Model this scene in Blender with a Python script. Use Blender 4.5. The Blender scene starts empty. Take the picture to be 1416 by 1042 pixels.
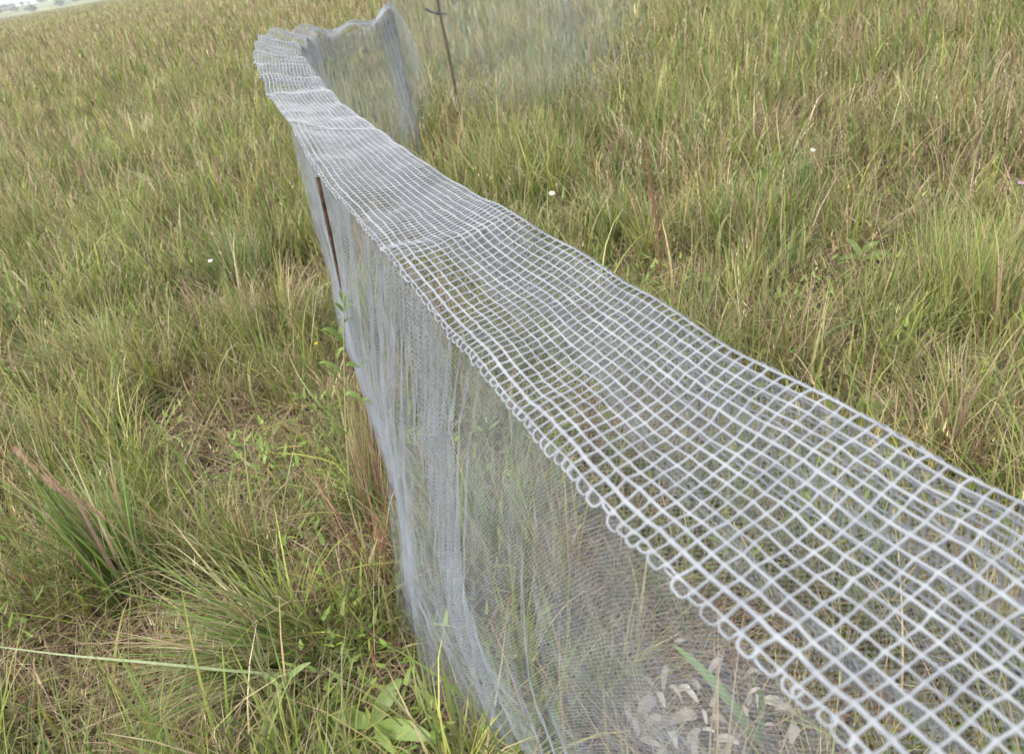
import bpy, math
import numpy as np
rng = np.random.default_rng(11)
R = math.radians
SC = bpy.context.scene
COL = SC.collection

# ------------------------------------------------------------------ camera
PITCH, ROLL, CH, FPX = R(30), R(10), 1.55, 1062.0
cam_d = bpy.data.cameras.new('camera')
cam = bpy.data.objects.new('camera', cam_d); COL.objects.link(cam)
cam_d.sensor_width = 36.0
cam_d.lens = FPX / 1416 * 36.0
cam_d.clip_start = 0.02
cam_d.clip_end = 9000
fw = np.array([0, math.cos(PITCH), -math.sin(PITCH)])
rt0 = np.array([1.0, 0, 0]); up0 = np.cross(rt0, fw)
cR, sR = math.cos(ROLL), math.sin(ROLL)
rt = cR * rt0 - sR * up0
up = sR * rt0 + cR * up0
from mathutils import Matrix
cam.matrix_world = Matrix(((rt[0], up[0], -fw[0], 0), (rt[1], up[1], -fw[1], 0), (rt[2], up[2], -fw[2], CH), (0, 0, 0, 1)))
SC.camera = cam
cam_d.dof.use_dof = True
cam_d.dof.focus_distance = 1.9
cam_d.dof.aperture_fstop = 7.0

# ------------------------------------------------------------------ light
world = bpy.data.worlds.new('World'); SC.world = world; world.use_nodes = True
wn = world.node_tree; wn.nodes.clear()
sky = wn.nodes.new('ShaderNodeTexSky'); sky.sky_type = 'NISHITA'; sky.sun_disc = False
SUN_EL, SUN_AZ = R(58), R(-125)     # azimuth measured from +Y towards +X
sky.sun_elevation = SUN_EL; sky.sun_rotation = SUN_AZ
sky.dust_density = 6.0; sky.air_density = 1.0; sky.ozone_density = 0.6
hs = wn.nodes.new('ShaderNodeHueSaturation'); hs.inputs['Saturation'].default_value = 0.28
mx = wn.nodes.new('ShaderNodeMixRGB'); mx.inputs[0].default_value = 0.6
mx.inputs[2].default_value = (7.9, 7.75, 7.45, 1)     # even cloud deck over the clear-sky gradient
bg = wn.nodes.new('ShaderNodeBackground'); bg.inputs['Strength'].default_value = 0.125
wo = wn.nodes.new('ShaderNodeOutputWorld')
wn.links.new(sky.outputs[0], hs.inputs['Color']); wn.links.new(hs.outputs[0], mx.inputs[1])
wn.links.new(mx.outputs[0], bg.inputs[0]); wn.links.new(bg.outputs[0], wo.inputs[0])
sl = bpy.data.lights.new('sun', 'SUN'); sl.energy = 1.3; sl.angle = R(22); sl.color = (1, .95, .87)
so = bpy.data.objects.new('sun', sl); COL.objects.link(so)
sd = np.array([math.sin(SUN_AZ) * math.cos(SUN_EL), math.cos(SUN_AZ) * math.cos(SUN_EL), math.sin(SUN_EL)])
from mathutils import Vector
so.rotation_euler = Vector(sd).to_track_quat('Z', 'Y').to_euler()
SC.view_settings.view_transform = 'Standard'; SC.view_settings.look = 'None'
SC.view_settings.exposure = 1.28; SC.view_settings.gamma = 1.0
cy = SC.cycles
cy.max_bounces = 6; cy.diffuse_bounces = 3; cy.glossy_bounces = 2; cy.transmission_bounces = 4
cy.transparent_max_bounces = 8; cy.volume_bounces = 0
cy.use_denoising = True
cy.filter_width = 1.6
cy.caustics_reflective = False; cy.caustics_refractive = False

# ------------------------------------------------------------------ helpers
def ray(x, y):
    u = (x - 708) / FPX; v = -(y - 521) / FPX
    ur = cR * u + sR * v; vr = -sR * u + cR * v
    return np.array([ur, math.cos(PITCH) + vr * math.sin(PITCH), -math.sin(PITCH) + vr * math.cos(PITCH)])
def at(x, y, z):                       # world point at height z seen at photo pixel x, y
    d = ray(x, y); return np.array([0, 0, CH]) + (z - CH) / d[2] * d
def aty(x, y, Y):                      # world point at distance Y
    d = ray(x, y); return np.array([0, 0, CH]) + Y / d[1] * d
def proj(p):
    q = p - np.array([0, 0, CH])
    f = q[:, 1] * math.cos(PITCH) - q[:, 2] * math.sin(PITCH); w = q[:, 1] * math.sin(PITCH) + q[:, 2] * math.cos(PITCH)
    f = np.where(np.abs(f) < 1e-4, 1e-4, f)
    a, b = q[:, 0] / f, w / f
    return 708 + (cR * a - sR * b) * FPX, 521 - (sR * a + cR * b) * FPX, f

_perm = rng.random((256, 256))
def vnoise(x, y, sc=1.0, seed=0):      # smooth value noise 0..1
    x = np.asarray(x) / sc + 17.3 * seed; y = np.asarray(y) / sc + 9.1 * seed
    xi = np.floor(x).astype(int); yi = np.floor(y).astype(int)
    fx = x - xi; fy = y - yi; fx = fx * fx * (3 - 2 * fx); fy = fy * fy * (3 - 2 * fy)
    g = lambda a, b: _perm[a % 256, b % 256]
    return (g(xi, yi) * (1 - fx) + g(xi + 1, yi) * fx) * (1 - fy) + (g(xi, yi + 1) * (1 - fx) + g(xi + 1, yi + 1) * fx) * fy
def fbm(x, y, sc, seed=0, o=3):
    t = 0; a = 1; s = 0
    for k in range(o):
        t = t + a * vnoise(x, y, sc / 2 ** k, seed + k); s += a; a *= .5
    return t / s

def gz(x, y):                          # height of the ground
    x = np.asarray(x, float); y = np.asarray(y, float)
    r = np.hypot(x, y)
    return (fbm(x, y, 1.3, 3) - .5) * .05 + (fbm(x, y, 7, 5) - .5) * .18 * np.clip(r / 6, 0, 1)

def npmesh(name, V, F, mat, parent=None, col=None, smooth=True):
    """V (n,3), F (m,4) or (m,3)"""
    V = np.asarray(V, np.float32); F = np.asarray(F, np.int32)
    k = F.shape[1]
    me = bpy.data.meshes.new(name)
    me.vertices.add(len(V)); me.vertices.foreach_set('co', V.ravel())
    me.loops.add(F.size); me.loops.foreach_set('vertex_index', F.ravel())
    me.polygons.add(len(F)); me.polygons.foreach_set('loop_start', np.arange(0, F.size, k, dtype=np.int32))
    try: me.polygons.foreach_set('loop_total', np.full(len(F), k, np.int32))
    except Exception: pass
    me.polygons.foreach_set('use_smooth', np.full(len(F), smooth, bool))
    if col is not None:
        a = me.color_attributes.new('tint', 'FLOAT_COLOR', 'POINT')
        c = np.ones((len(V), 4), np.float32); c[:, :3] = col; a.data.foreach_set('color', c.ravel())
    me.update(calc_edges=True); me.materials.append(mat)
    o = bpy.data.objects.new(name, me); COL.objects.link(o)
    if parent is not None: o.parent = parent
    return o
def tag(o, label=None, cat=None, group=None, kind=None):
    if label: o['label'] = label
    if cat: o['category'] = cat
    if group: o['group'] = group
    if kind: o['kind'] = kind
    return o
def empty(name, loc=(0, 0, 0)):
    o = bpy.data.objects.new(name, None); o.empty_display_size = .1; COL.objects.link(o); o.location = [float(v) for v in loc]; return o
def adopt(o, root):                    # parent a mesh built in world coordinates
    me = o.data; n = len(me.vertices); a = np.empty(n * 3, np.float32); me.vertices.foreach_get('co', a)
    a = a.reshape(-1, 3) - np.array(root.location, np.float32); me.vertices.foreach_set('co', a.ravel()); me.update()
    o.parent = root; return o
def cat_meshes(parts):                 # [(V,F,C)]
    Vs, Fs, Cs = [], [], []; n = 0
    for V, F, C in parts:
        Vs.append(V); Fs.append(F + n); Cs.append(np.broadcast_to(C, (len(V), 3))); n += len(V)
    return np.concatenate(Vs), np.concatenate(Fs), np.concatenate(Cs)

# ------------------------------------------------------------------ materials
def mat(name, rough=.6, spec=.3):
    m = bpy.data.materials.new(name); m.use_nodes = True
    b = m.node_tree.nodes['Principled BSDF']; b.inputs['Roughness'].default_value = rough
    b.inputs['Specular IOR Level'].default_value = spec
    return m, m.node_tree, b
def leafy(name, trans=.35, rough=.5, spec=.35, scale=60., gain=1.0):
    m, t, b = mat(name, rough, spec)
    at_ = t.nodes.new('ShaderNodeAttribute'); at_.attribute_name = 'tint'
    nz = t.nodes.new('ShaderNodeTexNoise'); nz.inputs['Scale'].default_value = scale; nz.inputs['Detail'].default_value = 2
    tc = t.nodes.new('ShaderNodeTexCoord')
    mr = t.nodes.new('ShaderNodeMapRange'); mr.inputs[3].default_value = .72 * gain; mr.inputs[4].default_value = 1.25 * gain
    mrg = t.nodes.new('ShaderNodeVectorMath'); mrg.operation = 'SCALE'
    t.links.new(tc.outputs['Object'], nz.inputs['Vector']); t.links.new(nz.outputs[0], mr.inputs[0])
    t.links.new(at_.outputs['Color'], mrg.inputs[0]); t.links.new(mr.outputs[0], mrg.inputs['Scale'])
    t.links.new(mrg.outputs[0], b.inputs['Base Color'])
    tr = t.nodes.new('ShaderNodeBsdfTranslucent'); t.links.new(mrg.outputs[0], tr.inputs[0])
    mix = t.nodes.new('ShaderNodeMixShader'); mix.inputs[0].default_value = trans
    out = t.nodes['Material Output']
    t.links.new(b.outputs[0], mix.inputs[1]); t.links.new(tr.outputs[0], mix.inputs[2]); t.links.new(mix.outputs[0], out.inputs[0])
    return m
M_grass = leafy('grass_blades')
M_straw = leafy('dry_straw', .15, .75, .15)
M_leaf = leafy('broad_leaf', .3, .45, .4, 150)
def plastic(name, c, rough, trans):
    m, t, b = mat(name, rough, .45)
    nz = t.nodes.new('ShaderNodeTexNoise'); nz.inputs['Scale'].default_value = 22; nz.inputs['Detail'].default_value = 6
    tc = t.nodes.new('ShaderNodeTexCoord'); cr = t.nodes.new('ShaderNodeValToRGB')
    cr.color_ramp.elements[0].position = .3; cr.color_ramp.elements[1].position = .7
    cr.color_ramp.elements[0].color = (c[0] * .68, c[1] * .68, c[2] * .70, 1); cr.color_ramp.elements[1].color = (*c, 1)
    t.links.new(tc.outputs['Object'], nz.inputs['Vector']); t.links.new(nz.outputs[0], cr.inputs[0]); t.links.new(cr.outputs[0], b.inputs['Base Color'])
    tr = t.nodes.new('ShaderNodeBsdfTranslucent'); t.links.new(cr.outputs[0], tr.inputs[0])
    mix = t.nodes.new('ShaderNodeMixShader'); mix.inputs[0].default_value = trans
    t.links.new(b.outputs[0], mix.inputs[1]); t.links.new(tr.outputs[0], mix.inputs[2]); t.links.new(mix.outputs[0], t.nodes['Material Output'].inputs[0])
    return m
M_coarse = plastic('coarse_plastic_netting', (.40, .43, .47), .38, .3)
M_fine = plastic('fine_plastic_netting', (.62, .67, .74), .55, .5)
def rusty(name, c0, c1, sc):
    m, t, b = mat(name, .8, .2)
    nz = t.nodes.new('ShaderNodeTexNoise'); nz.inputs['Scale'].default_value = sc; nz.inputs['Detail'].default_value = 5
    tc = t.nodes.new('ShaderNodeTexCoord'); cr = t.nodes.new('ShaderNodeValToRGB')
    cr.color_ramp.elements[0].position = .35; cr.color_ramp.elements[1].position = .68
    cr.color_ramp.elements[0].color = (*c0, 1); cr.color_ramp.elements[1].color = (*c1, 1)
    t.links.new(tc.outputs['Object'], nz.inputs['Vector']); t.links.new(nz.outputs[0], cr.inputs[0]); t.links.new(cr.outputs[0], b.inputs['Base Color'])
    bp = t.nodes.new('ShaderNodeBump'); bp.inputs['Strength'].default_value = .4; t.links.new(nz.outputs[0], bp.inputs['Height']); t.links.new(bp.outputs[0], b.inputs['Normal'])
    return m
M_rust = rusty('rusty_steel', (.055, .034, .024), (.17, .10, .07), 60)
M_tie = rusty('dark_tie_wire', (.015, .02, .014), (.05, .065, .045), 40)

# ground: dark soil with litter near, the sward's own colour in the far field where single blades are no longer built
m_ground, t, b = mat('soil_and_sward', .95, .1)
tc = t.nodes.new('ShaderNodeTexCoord')
n1 = t.nodes.new('ShaderNodeTexNoise'); n1.inputs['Scale'].default_value = 28; n1.inputs['Detail'].default_value = 6
n2 = t.nodes.new('ShaderNodeTexNoise'); n2.inputs['Scale'].default_value = .12; n2.inputs['Detail'].default_value = 8
r1 = t.nodes.new('ShaderNodeValToRGB'); r1.color_ramp.elements[0].color = (.022, .016, .011, 1); r1.color_ramp.elements[1].color = (.10, .078, .052, 1)
r1.color_ramp.elements[0].position = .35; r1.color_ramp.elements[1].position = .72
r2 = t.nodes.new('ShaderNodeValToRGB'); r2.color_ramp.elements[0].color = (.115, .105, .052, 1); r2.color_ramp.elements[1].color = (.155, .135, .07, 1)
r2.color_ramp.elements[0].position = .35; r2.color_ramp.elements[1].position = .65
ln = t.nodes.new('ShaderNodeVectorMath'); ln.operation = 'LENGTH'
mr = t.nodes.new('ShaderNodeMapRange'); mr.inputs[1].default_value = 8; mr.inputs[2].default_value = 45
mc = t.nodes.new('ShaderNodeMixRGB')
for n in (n1, n2): t.links.new(tc.outputs['Object'], n.inputs['Vector'])
t.links.new(tc.outputs['Object'], ln.inputs[0]); t.links.new(ln.outputs['Value'], mr.inputs[0])
t.links.new(n1.outputs[0], r1.inputs[0]); t.links.new(n2.outputs[0], r2.inputs[0])
t.links.new(mr.outputs[0], mc.inputs[0]); t.links.new(r1.outputs[0], mc.inputs[1]); t.links.new(r2.outputs[0], mc.inputs[2])
t.links.new(mc.outputs[0], b.inputs['Base Color'])

# ------------------------------------------------------------------ ground and hills
rr = np.concatenate([np.linspace(0, 12, 90), np.geomspace(12.5, 2600, 70)])
aa = np.linspace(0, 2 * np.pi, 145)[:-1]
X = np.outer(rr, np.sin(aa)); Y = np.outer(rr, np.cos(aa)) ; Z = gz(X, Y)
nr, na = X.shape
V = np.stack([X, Y, Z], -1).reshape(-1, 3)
i, j = np.meshgrid(np.arange(nr - 1), np.arange(na), indexing='ij'); j2 = (j + 1) % na
F = np.stack([i * na + j, i * na + j2, (i + 1) * na + j2, (i + 1) * na + j], -1).reshape(-1, 4)
tag(npmesh('ground', V, F[:, ::-1], m_ground), kind='structure')

m_hill, t, b = mat('hill_pasture_and_scrub', .95, .1)
tc = t.nodes.new('ShaderNodeTexCoord'); n1 = t.nodes.new('ShaderNodeTexNoise'); n1.inputs['Scale'].default_value = .012; n1.inputs['Detail'].default_value = 8
r1 = t.nodes.new('ShaderNodeValToRGB'); r1.color_ramp.elements[0].position = .42; r1.color_ramp.elements[1].position = .6
r1.color_ramp.elements[0].color = (.05, .075, .035, 1); r1.color_ramp.elements[1].color = (.24, .25, .11, 1)
t.links.new(tc.outputs['Object'], n1.inputs['Vector']); t.links.new(n1.outputs[0], r1.inputs[0]); t.links.new(r1.outputs[0], b.inputs['Base Color'])
az = np.radians(np.linspace(-75, 75, 240)); dd = np.linspace(0, 1, 26)
A, D = np.meshgrid(az, dd, indexing='ij')
dist = 1250 + D * 1100
h = np.sin(D * np.pi * .5) ** 1.3 * (10 + 17 * fbm(np.degrees(A), D * 3, 14, 2)) + 3 * (fbm(np.degrees(A) * 3, D * 60, 5, 8) - .5)
h = np.where(D <= 0, -2, h)
V = np.stack([np.sin(A) * dist, np.cos(A) * dist, h], -1).reshape(-1, 3)
n0, n1_ = A.shape; i, j = np.meshgrid(np.arange(n0 - 1), np.arange(n1_ - 1), indexing='ij')
F = np.stack([i * n1_ + j, (i + 1) * n1_ + j, (i + 1) * n1_ + j + 1, i * n1_ + j + 1], -1).reshape(-1, 4)
tag(npmesh('hills', V, F, m_hill), kind='structure')

# far-off woods on the hills: clumps of leaf-sized faces, one mass
N = 900; az_ = R(-50) + rng.random(N) * R(80); D_ = rng.random(N) ** .8
keep = fbm(np.degrees(az_), D_ * 8, 5, 4) > .47; az_, D_ = az_[keep], D_[keep]
parts = []
for a0, d0 in zip(az_, D_):
    ds = 1250 + d0 * 1100; hh = np.interp(d0, dd, h[int((a0 - az[0]) / (az[-1] - az[0]) * 239)])
    c = np.array([math.sin(a0) * ds, math.cos(a0) * ds, hh + 4]); s = 1.6 + 2.6 * rng.random()
    n = 60; P = rng.normal(size=(n, 3)); P /= np.linalg.norm(P, axis=1)[:, None]; P *= (s * (.6 + .5 * rng.random((n, 1)))) * np.array([1.6, 1.6, .8])
    e1 = rng.normal(size=(n, 3)) * s * .32; e2 = rng.normal(size=(n, 3)) * s * .32
    q = np.stack([c + P - e1, c + P - e2, c + P + e1, c + P + e2], 1).reshape(-1, 3)
    parts.append((q, np.arange(4 * n).reshape(-1, 4), np.array([.045, .065, .03]) * (.7 + .7 * rng.random())))
V, F, C = cat_meshes(parts)
tag(npmesh('distant_woods', V, F, M_leaf, col=C, smooth=False), 'dark scrubby woods scattered over the far hills', 'woods', kind='stuff')

# ------------------------------------------------------------------ blades of grass
GREEN = np.array([[.188, .250, .054], [.132, .186, .042], [.258, .295, .072], [.140, .190, .064], [.308, .315, .094]])
OLIVE = np.array([[.175, .195, .065], [.115, .130, .045], [.22, .22, .09]])
STRAW = np.array([[.46, .37, .235], [.40, .30, .20], [.54, .46, .31], [.33, .245, .165], [.31, .28, .14]])
BROWN = np.array([[.17, .095, .06], [.22, .14, .10], [.13, .085, .06], [.25, .155, .115]])
def blades(root, L, W, az, t0, bend, C, seg=5, twist=None, tipc=None, kink=None, power=.9):
    """ribbon blades; root (n,3), t0 tilt at the root, bend added tilt to the tip"""
    n = len(root); seg1 = seg + 1
    u = np.linspace(0, 1, seg1)
    th = t0[:, None] + bend[:, None] * u[None] ** 1.4
    if kink is not None: th = th + kink[:, None] * (u[None] > .55)
    dl = L[:, None] / seg
    hx = np.cumsum(np.sin(th) * dl, 1); hz = np.cumsum(np.cos(th) * dl, 1)
    hx = np.concatenate([np.zeros((n, 1)), hx[:, :-1]], 1); hz = np.concatenate([np.zeros((n, 1)), hz[:, :-1]], 1)
    if twist is None: twist = rng.normal(0, .5, n)
    da = twist[:, None] * u[None] * .5
    P = np.stack([root[:, None, 0] + hx * np.sin(az[:, None] + da), root[:, None, 1] + hx * np.cos(az[:, None] + da), root[:, None, 2] + hz], -1)
    g = gz(P[..., 0], P[..., 1]) + .004
    P[..., 2] = np.maximum(P[..., 2], g)
    sa = az[:, None] + np.pi / 2 + twist[:, None] * (u[None] - .2)
    side = np.stack([np.sin(sa), np.cos(sa), .25 * np.sin(twist)[:, None] + 0 * sa], -1)
    w = (W[:, None] * .5) * np.clip(1 - u[None] ** 2.2, .06, 1) ** power
    V = np.stack([P - side * w[..., None], P + side * w[..., None]], 2).reshape(-1, 3)
    base = (np.arange(n) * seg1 * 2)[:, None]; k = np.arange(seg)[None] * 2
    F = np.stack([base + k, base + k + 1, base + k + 3, base + k + 2], -1).reshape(-1, 4)
    Cv = np.repeat(C[:, None, :], seg1, 1)
    if tipc is not None: Cv = Cv * (1 - (u ** 2)[None, :, None]) + tipc[:, None, :] * (u ** 2)[None, :, None]
    Cv = np.repeat(Cv[:, :, None, :], 2, 2).reshape(-1, 3)
    return V, F, Cv
def pick(pal, n, jit=.22):
    c = pal[rng.integers(0, len(pal), n)]
    return c * (1 + rng.normal(0, jit, (n, 1))).clip(.5, 1.6) * (1 + rng.normal(0, .06, (n, 3)))

def scatter(dens, r0, r1, marg=(260, 200)):
    """roots spread over the part of the field the camera can see, with a margin; density per square metre may fall with distance"""
    amax = R(62); out = []
    bands = np.geomspace(max(r0, .15), r1, 26) if r0 > 0 else np.concatenate([[0], np.geomspace(.4, r1, 26)])
    for a, b_ in zip(bands[:-1], bands[1:]):
        rm = .5 * (a + b_); area = amax * (b_ * b_ - a * a)
        n = rng.poisson(dens(rm) * area)
        r_ = np.sqrt(a * a + rng.random(n) * (b_ * b_ - a * a)); th = (rng.random(n) * 2 - 1) * amax
        p = np.stack([r_ * np.sin(th), r_ * np.cos(th) + (-.25 if r0 == 0 else 0), np.zeros(n)], -1)
        if len(p) == 0: continue
        p[:, 2] = gz(p[:, 0], p[:, 1])
        x, y, f = proj(p + [0, 0, .15])
        k = (f > .1) & (x > -marg[0]) & (x < 1416 + marg[0]) & (y > -70) & (y < 1042 + marg[1] + 120)
        out.append(p[k])
    return np.concatenate(out)

# the enclosure's base line, used to keep stems from growing through the net
BASE = np.array([[-1.02, 4.25], [-.76, 3.25], [-.53, 2.5], [-.47, 2.12], [-.43, 1.8], [-.39, 1.38], [-.30, 1.2], [-.14, .97], [.02, .78], [.18, .6], [.30, .40], [.34, .0], [.36, -.5]])
def base_gap(p):
    d = np.full(len(p), 9.); sd_ = np.ones(len(p))
    for a, b_ in zip(BASE[:-1], BASE[1:]):
        e = b_ - a; q = p[:, :2] - a; t_ = np.clip((q @ e) / (e @ e), 0, 1)[:, None]
        dv = q - t_ * e; dn = np.hypot(dv[:, 0], dv[:, 1]); cr_ = e[0] * q[:, 1] - e[1] * q[:, 0]
        m = dn < d; d = np.where(m, dn, d); sd_ = np.where(m, np.sign(cr_), sd_)
    return d, sd_                                                   # sd_ > 0 : inside / right of the fence

def far_w(r_): return np.maximum(1, r_ / 3.0) ** .62

CLEAR = np.array([[*at(516, 1004, .0)[:2], .17], [*at(520, 1060, .0)[:2], .12], [*at(190, 960, .0)[:2], .20], [*at(330, 985, .0)[:2], .16], [*at(60, 960, 0)[:2], .2], [*at(420, 1010, 0)[:2], .14], [*at(1205, 600, 0)[:2], .15], [*at(470, 800, 0)[:2], .18], [*at(400, 690, 0)[:2], .3], [*at(330, 620, 0)[:2], .25], [*at(300, 880, 0)[:2], .14], [*at(905, 410, 0)[:2], .26], [*at(1190, 385, 0)[:2], .22], [*at(960, 985, 0)[:2], .17], [*at(1000, 1010, 0)[:2], .2]])
LIT = at(965, 985, 0)
def cleared(p):                        # spots where the grass is trodden low
    k = np.zeros(len(p), bool)
    for x, y, r_ in CLEAR: k |= np.hypot(p[:, 0] - x, p[:, 1] - y) < r_ * (.8 + .4 * rng.random(len(p)))
    return k

# 1. litter of dead straw lying on the soil
p = scatter(lambda r_: 4600 * min(1, (2.2 / max(r_, .3))) ** 1.55, 0, 9)
n = len(p); r_ = np.hypot(p[:, 0], p[:, 1]); d, sd_ = base_gap(p)
p[:, 2] += rng.random(n) * .045
C = np.where((rng.random(n) < .72)[:, None], pick(STRAW, n), pick(BROWN, n)) * .82
V, F, Cv = blades(p, rng.uniform(.06, .26, n), rng.uniform(.0012, .0034, n) * far_w(r_), rng.random(n) * 6.283, rng.uniform(.9, 1.55, n), rng.normal(.1, .35, n), C, seg=3, kink=rng.normal(0, .4, n))
tag(npmesh('straw_litter', V, F, M_straw, col=Cv), 'matted dead straw lying between the grass stems', 'straw', kind='stuff')

# 2. the sward: green, olive and straw blades mixed in patches
def sward(p, hmul=1.0, wmul=1.0, seg=5):
    n = len(p); r_ = np.hypot(p[:, 0], p[:, 1])
    d, sd_ = base_gap(p); near_in = (sd_ > 0) & (p[:, 1] < 1.25) & (p[:, 0] < 1.0)
    clump = fbm(p[:, 0], p[:, 1], .26, 21); dry = fbm(p[:, 0], p[:, 1], .9, 33) + .25 * (fbm(p[:, 0], p[:, 1], 6., 35) - .5) + .02
    keep = (rng.random(n) < np.clip((clump - .36) * 4.6, .06, 1)) & (d > .025)
    keep &= ~(near_in & (rng.random(n) < .5)); lit = np.hypot(p[:, 0] - LIT[0], p[:, 1] - LIT[1]) < .26; keep &= ~(lit & (rng.random(n) < .7))
    p, r_, clump, dry = p[keep], r_[keep], clump[keep], dry[keep]; n = len(p)
    q = rng.random(n); dryp = np.clip((dry - .41) * 4.0, .12, .9) + np.clip((r_ - 12) / 60, 0, .3)
    t_straw = q < dryp * .55; t_ol = (~t_straw) & (q < dryp * .55 + .18); t_br = rng.random(n) < .045 + .05 * dryp
    C = pick(GREEN, n)
    C = np.where(t_ol[:, None], pick(OLIVE, n), C); C = np.where(t_straw[:, None], pick(STRAW, n), C); C = np.where(t_br[:, None], pick(BROWN, n), C)
    tip = np.where((rng.random(n) < .3)[:, None], pick(STRAW, n), C * 1.12)
    wind = fbm(p[:, 0], p[:, 1], 1.1, 41) * 6.283 * 1.6
    az = np.where(rng.random(n) < .28, wind + rng.normal(0, .7, n), rng.random(n) * 6.283)
    L = (.13 + .30 * rng.beta(2, 2.2, n)) * (.45 + 1.15 * clump) * hmul
    L = np.where(t_straw, L * .95, L) * np.where(cleared(p) & (rng.random(n) < .85), .45, 1)
    t0 = np.abs(rng.normal(.30, .36, n)); t0 = np.where(t_straw, t0 + rng.random(n) * .9, t0)
    t0 = t0 + np.where(cleared(p) & (rng.random(n) < .7), rng.uniform(.3, 1.0, n), 0)
    bend = np.abs(rng.normal(.65, .65, n))
    W = rng.gamma(3, .0015, n) * far_w(r_) * wmul
    kink = np.where(t_straw & (rng.random(n) < .4), rng.normal(.5, .5, n), 0)
    return blades(p, L, W, az, t0, bend, C, seg=seg, tipc=tip, kink=kink)
def tufts(cen, seg=5, nb=(22, 75)):
    """bunch grasses: each tuft has its own kind, height and spread, blades arching out of one crown"""
    m = len(cen); cnt = rng.integers(*nb, m); idx = np.repeat(np.arange(m), cnt); n = len(idx)
    r_ = np.hypot(cen[:, 0], cen[:, 1]); fw_ = far_w(r_)
    kind = rng.choice(4, m, p=[.56, .24, .13, .07]); H = rng.uniform(.16, .46, m); H *= .75 + .5 * fbm(cen[:, 0], cen[:, 1], .8, 171); Wd = rng.uniform(.0022, .0062, m); sp = rng.uniform(.15, .6, m); cb = rng.uniform(.3, 1.3, m)
    base = pick(GREEN, m, .26); base = np.where((kind == 1)[:, None], pick(GREEN * [.75, .85, .8], m, .15), base); base = np.where((kind == 2)[:, None], pick(STRAW, m, .12), base); base = np.where((kind == 3)[:, None], pick(BROWN, m, .12), base)
    rad = rng.uniform(.015, .06, m)[idx] * fw_[idx] ** .5; a = rng.random(n) * 6.283; q = np.sqrt(rng.random(n)) * rad
    cl = cleared(cen)[idx]; p = cen[idx] + np.stack([q * np.cos(a), q * np.sin(a), 0 * q], -1); d, _ = base_gap(p); ok = (d > .03) & ~cl; 
    az = np.pi / 2 - a + rng.normal(0, .7, n)
    C = base[idx] * rng.uniform(.75, 1.25, (n, 1)); dead = rng.random(n) < .16; C = np.where(dead[:, None], pick(STRAW, n), C)
    tip = np.where((rng.random(n) < .3)[:, None], pick(STRAW, n), C * 1.1)
    z = [x[ok] for x in (p, H[idx] * rng.uniform(.45, 1.25, n), Wd[idx] * fw_[idx] * rng.uniform(.6, 1.3, n), az, np.abs(rng.normal(0, 1, n)) * sp[idx] + .05, rng.normal(cb[idx], .3), C, tip)]
    return blades(z[0], z[1], z[2], z[3], z[4], z[5], z[6], seg=seg, tipc=z[7])
V, F, Cv = tufts(scatter(lambda r_: 48 * min(1, 2.3 / max(r_, .2)) ** 1.2, 0, 16))
tag(npmesh('bunch_grass', V, F, M_grass, col=Cv), 'mixed green and straw bunch grasses through the meadow', 'grass', kind='stuff')
def dens1(r_): return 4600 * min(1, 2.3 / max(r_, .2)) ** 1.35
V, F, Cv = sward(scatter(dens1, 0, 4.5))
tag(npmesh('grass', V, F, M_grass, col=Cv), 'tangled green and straw coloured grass around the fence', 'grass', kind='stuff')
V, F, Cv = sward(scatter(lambda r_: 6000 * (2.3 / r_) ** 1.45, 4.5, 16), 1.25, 1.15, 4)
tag(npmesh('meadow_grass', V, F, M_grass, col=Cv), 'meadow grass a few metres beyond the fence', 'grass', kind='stuff')
V, F, Cv = sward(scatter(lambda r_: 7000 * (2.3 / r_) ** 1.7, 16, 160, (120, 60)), 1.35, 1.5, 3)
tag(npmesh('far_grass', V, F, M_grass, col=Cv), 'pale brownish grassland running out to the horizon', 'grass', kind='stuff')

V, F, Cv = sward(scatter(lambda r_: 3.4 * (160 / r_) ** 1.9, 160, 700, (60, 40)), 1.4, 1.7, 3)
tag(npmesh('far_grass', V, F, M_grass, col=Cv), 'pale grassland fading into the horizon', 'grass', kind='stuff')

# 2b. low leafy herbs between the stems
p = scatter(lambda r_: 1500 * min(1, (2.2 / max(r_, .3))) ** 1.4, 0, 12); d, sd_ = base_gap(p)
k = (fbm(p[:, 0], p[:, 1], .4, 131) > .54) & (d > .03); p = p[k]; n = len(p); r_ = np.hypot(p[:, 0], p[:, 1]); p[:, 2] += rng.random(n) * .18
V, F, Cv = blades(p, rng.uniform(.02, .055, n) * far_w(r_), rng.uniform(.006, .015, n) * far_w(r_) ** .7, rng.random(n) * 6.283, rng.uniform(.6, 1.4, n), rng.normal(.3, .3, n), pick(np.array([[.20, .29, .06], [.26, .34, .08], [.15, .23, .05]]), n), seg=4, power=.8)
tag(npmesh('low_herbs', V, F, M_grass, col=Cv), 'small yellow green herb leaves low among the grass', 'herbs', kind='stuff')

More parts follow.
